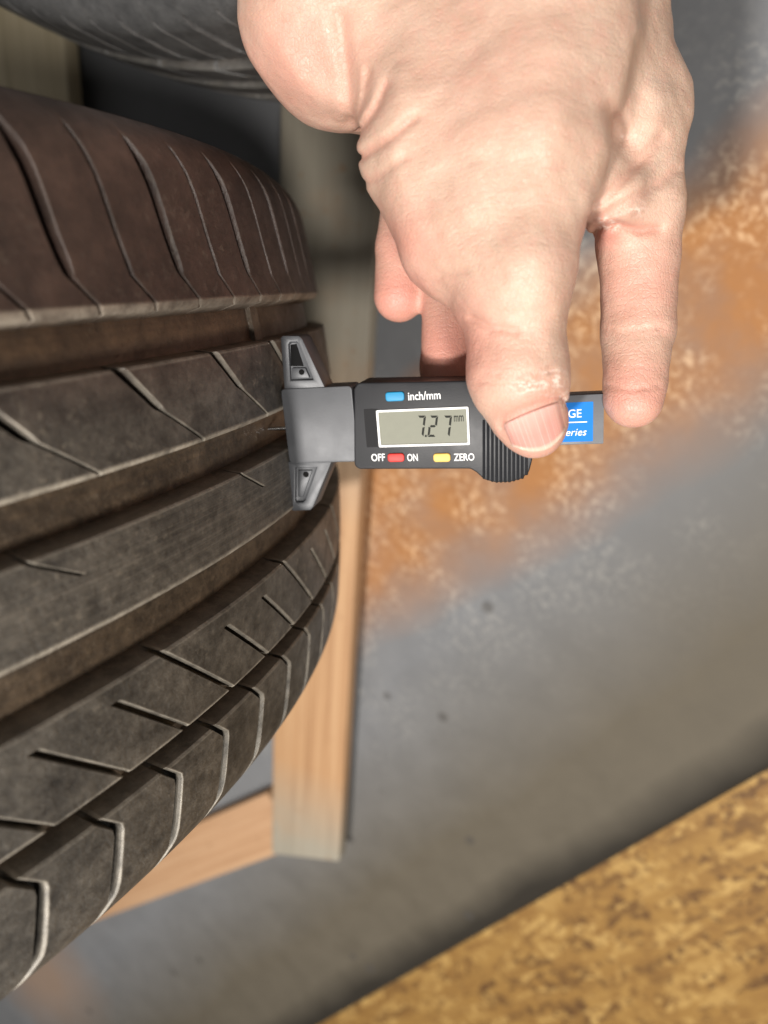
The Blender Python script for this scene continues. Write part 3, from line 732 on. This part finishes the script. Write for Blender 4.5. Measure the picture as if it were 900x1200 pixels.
def surface_nets(f, lo, hi, h):
    n = np.ceil((hi-lo)/h).astype(int)+1
    ax_ = [lo[i]+h*np.arange(n[i]) for i in range(3)]
    # coarse pass so that only cells near the surface are evaluated
    c = 6; hc = h*c; nc = (n+c-1)//c+1
    gc = np.stack(np.meshgrid(*[lo[i]+hc*np.arange(nc[i]) for i in range(3)], indexing='ij'), -1).reshape(-1, 3)
    dc = f(gc).reshape(nc)
    D = np.repeat(np.repeat(np.repeat(dc, c, 0), c, 1), c, 2)[:n[0], :n[1], :n[2]].copy()
    near = np.abs(D) < hc*2.4
    idx = np.argwhere(near); pts_ = lo+idx*h; val = np.empty(len(pts_))
    for i in range(0, len(pts_), 400000): val[i:i+400000] = f(pts_[i:i+400000])
    D[near] = val
    s = D < 0
    cs = [s[dx:n[0]-1+dx, dy:n[1]-1+dy, dz:n[2]-1+dz] for dx in (0, 1) for dy in (0, 1) for dz in (0, 1)]
    cnt = sum(x.astype(int) for x in cs); act = (cnt > 0) & (cnt < 8)
    ci = np.argwhere(act); vid = -np.ones(act.shape, int); vid[act] = np.arange(len(ci))
    acc = np.zeros((len(ci), 3)); num = np.zeros(len(ci))
    off = [(a, b, c_) for a in (0, 1) for b in (0, 1) for c_ in (0, 1)]
    for a in range(8):
        for b in range(a+1, 8):
            oa, ob = np.array(off[a]), np.array(off[b])
            if np.abs(oa-ob).sum() != 1: continue
            da = D[tuple((ci+oa).T)]; db = D[tuple((ci+ob).T)]; m = (da < 0) != (db < 0)
            t = da[m]/(da[m]-db[m]); acc[m] += oa+(ob-oa)*t[:, None]; num[m] += 1
    V = lo+(ci+acc/num[:, None])*h
    Q = []
    for axis in range(3):
        sl0 = [slice(None)]*3; sl1 = [slice(None)]*3; sl0[axis] = slice(0, -1); sl1[axis] = slice(1, None)
        ch = np.argwhere(s[tuple(sl0)] != s[tuple(sl1)]); b_, c_ = [(1, 2), (2, 0), (0, 1)][axis]
        ch = ch[(ch[:, b_] > 0) & (ch[:, c_] > 0) & (ch[:, b_] < n[b_]-1) & (ch[:, c_] < n[c_]-1)]
        eb = np.zeros(3, int); eb[b_] = 1; ec = np.zeros(3, int); ec[c_] = 1
        q = np.stack([vid[tuple((ch-eb-ec).T)], vid[tuple((ch-ec).T)], vid[tuple(ch.T)], vid[tuple((ch-eb).T)]], 1)
        ins = s[tuple(ch.T)]; q[~ins] = q[~ins][:, ::-1]; Q.append(q)
    return V, np.concatenate(Q)
HV, HQ = surface_nets(hand_sdf, np.array([-.085, -.02, -.275]), np.array([.105, .25, -.125]), 0.00095)
for it in range(1):                                            # two sub-cell projections onto the true surface
    e = 2e-4; d0 = hand_sdf(HV); g = np.stack([(hand_sdf(HV+np.eye(3)[i]*e)-d0)/e for i in range(3)], 1)
    HV = HV-d0[:, None]*g/np.maximum((g*g).sum(1), .3)[:, None]
cr, rd = hand_detail(HV)
ORG = P(620, 150, .19); HANDM = CAMM @ Matrix.Translation(ORG.tolist())
hand = link('hand', mesh_np('hand', HV-ORG, HQ, {'dry': dry_skin(HV), 'red': np.clip(rd, 0, 1), 'crease': np.clip(cr/.002, 0, 1)}), mat_skin())
hand.matrix_world = HANDM
tag(hand, 'bare left hand reaching in, thumb pressing the gauge against the fingers', 'hand')
# thumb nail, laid on the thumb's own surface
def march(px, py):
    d = ray(px, py); t = np.full(len(d), .10) if d.ndim > 1 else None
    return t
def nail():
    NU, NV = 26, 26; A = (587.5, 497.0); B = (656.0, 469.0); Cc = (663.5, 503.0); Dd = (598.0, 522.0)
    V = []; nu = []; nv = []
    for j in range(NV+1):
        for i in range(NU+1):
            a = i/NU; b = j/NV
            x = (A[0]*(1-a)+B[0]*a)*(1-b)+(Dd[0]*(1-a)+Cc[0]*a)*b
            y = (A[1]*(1-a)+B[1]*a)*(1-b)+(Dd[1]*(1-a)+Cc[1]*a)*b
            bulge = 4*a*(1-a)
            ux, uy = 0.37, 0.93
            x += ux*bulge*(17*b-3.0*(1-b)); y += uy*bulge*(17*b-3.0*(1-b))
            V.append((x, y)); nu.append(a); nv.append(b)
    V = np.array(V); d = np.stack([(V[:, 0]-450)/F, -(V[:, 1]-600)/F, -np.ones(len(V))], 1)
    t = np.full(len(V), .12); L = np.linalg.norm(d, axis=1)
    for k in range(70): t = np.minimum(t+hand_sdf(d*t[:, None])/L*0.8, .196)
    nu = np.array(nu); nv = np.array(nv)
    rim = np.minimum(np.minimum(nu, 1-nu)*16, 1); rim2 = np.minimum(nv*12, 1)
    t2 = t-0.0011*rim*rim2+0.0005*(1-rim*rim2)-0.0004*(nv > .96)
    X = d*t2[:, None]; back = d*(t2+0.0016)[:, None]
    n = NU+1; Q = [(j*n+i, j*n+i+1, (j+1)*n+i+1, (j+1)*n+i)[::-1] for j in range(NV) for i in range(NU)]
    # free edge thickness
    m = len(X); X = np.concatenate([X, back])
    Q += [(NV*n+i, NV*n+i+1, m+NV*n+i+1, m+NV*n+i)[::-1] for i in range(NU)]
    return mesh_np('thumb_nail', X-ORG, Q, {'nu': np.tile(nu, 2), 'nv': np.tile(nv, 2)}, sharp=60)
link('thumb_nail', nail(), mat_nail(), hand)
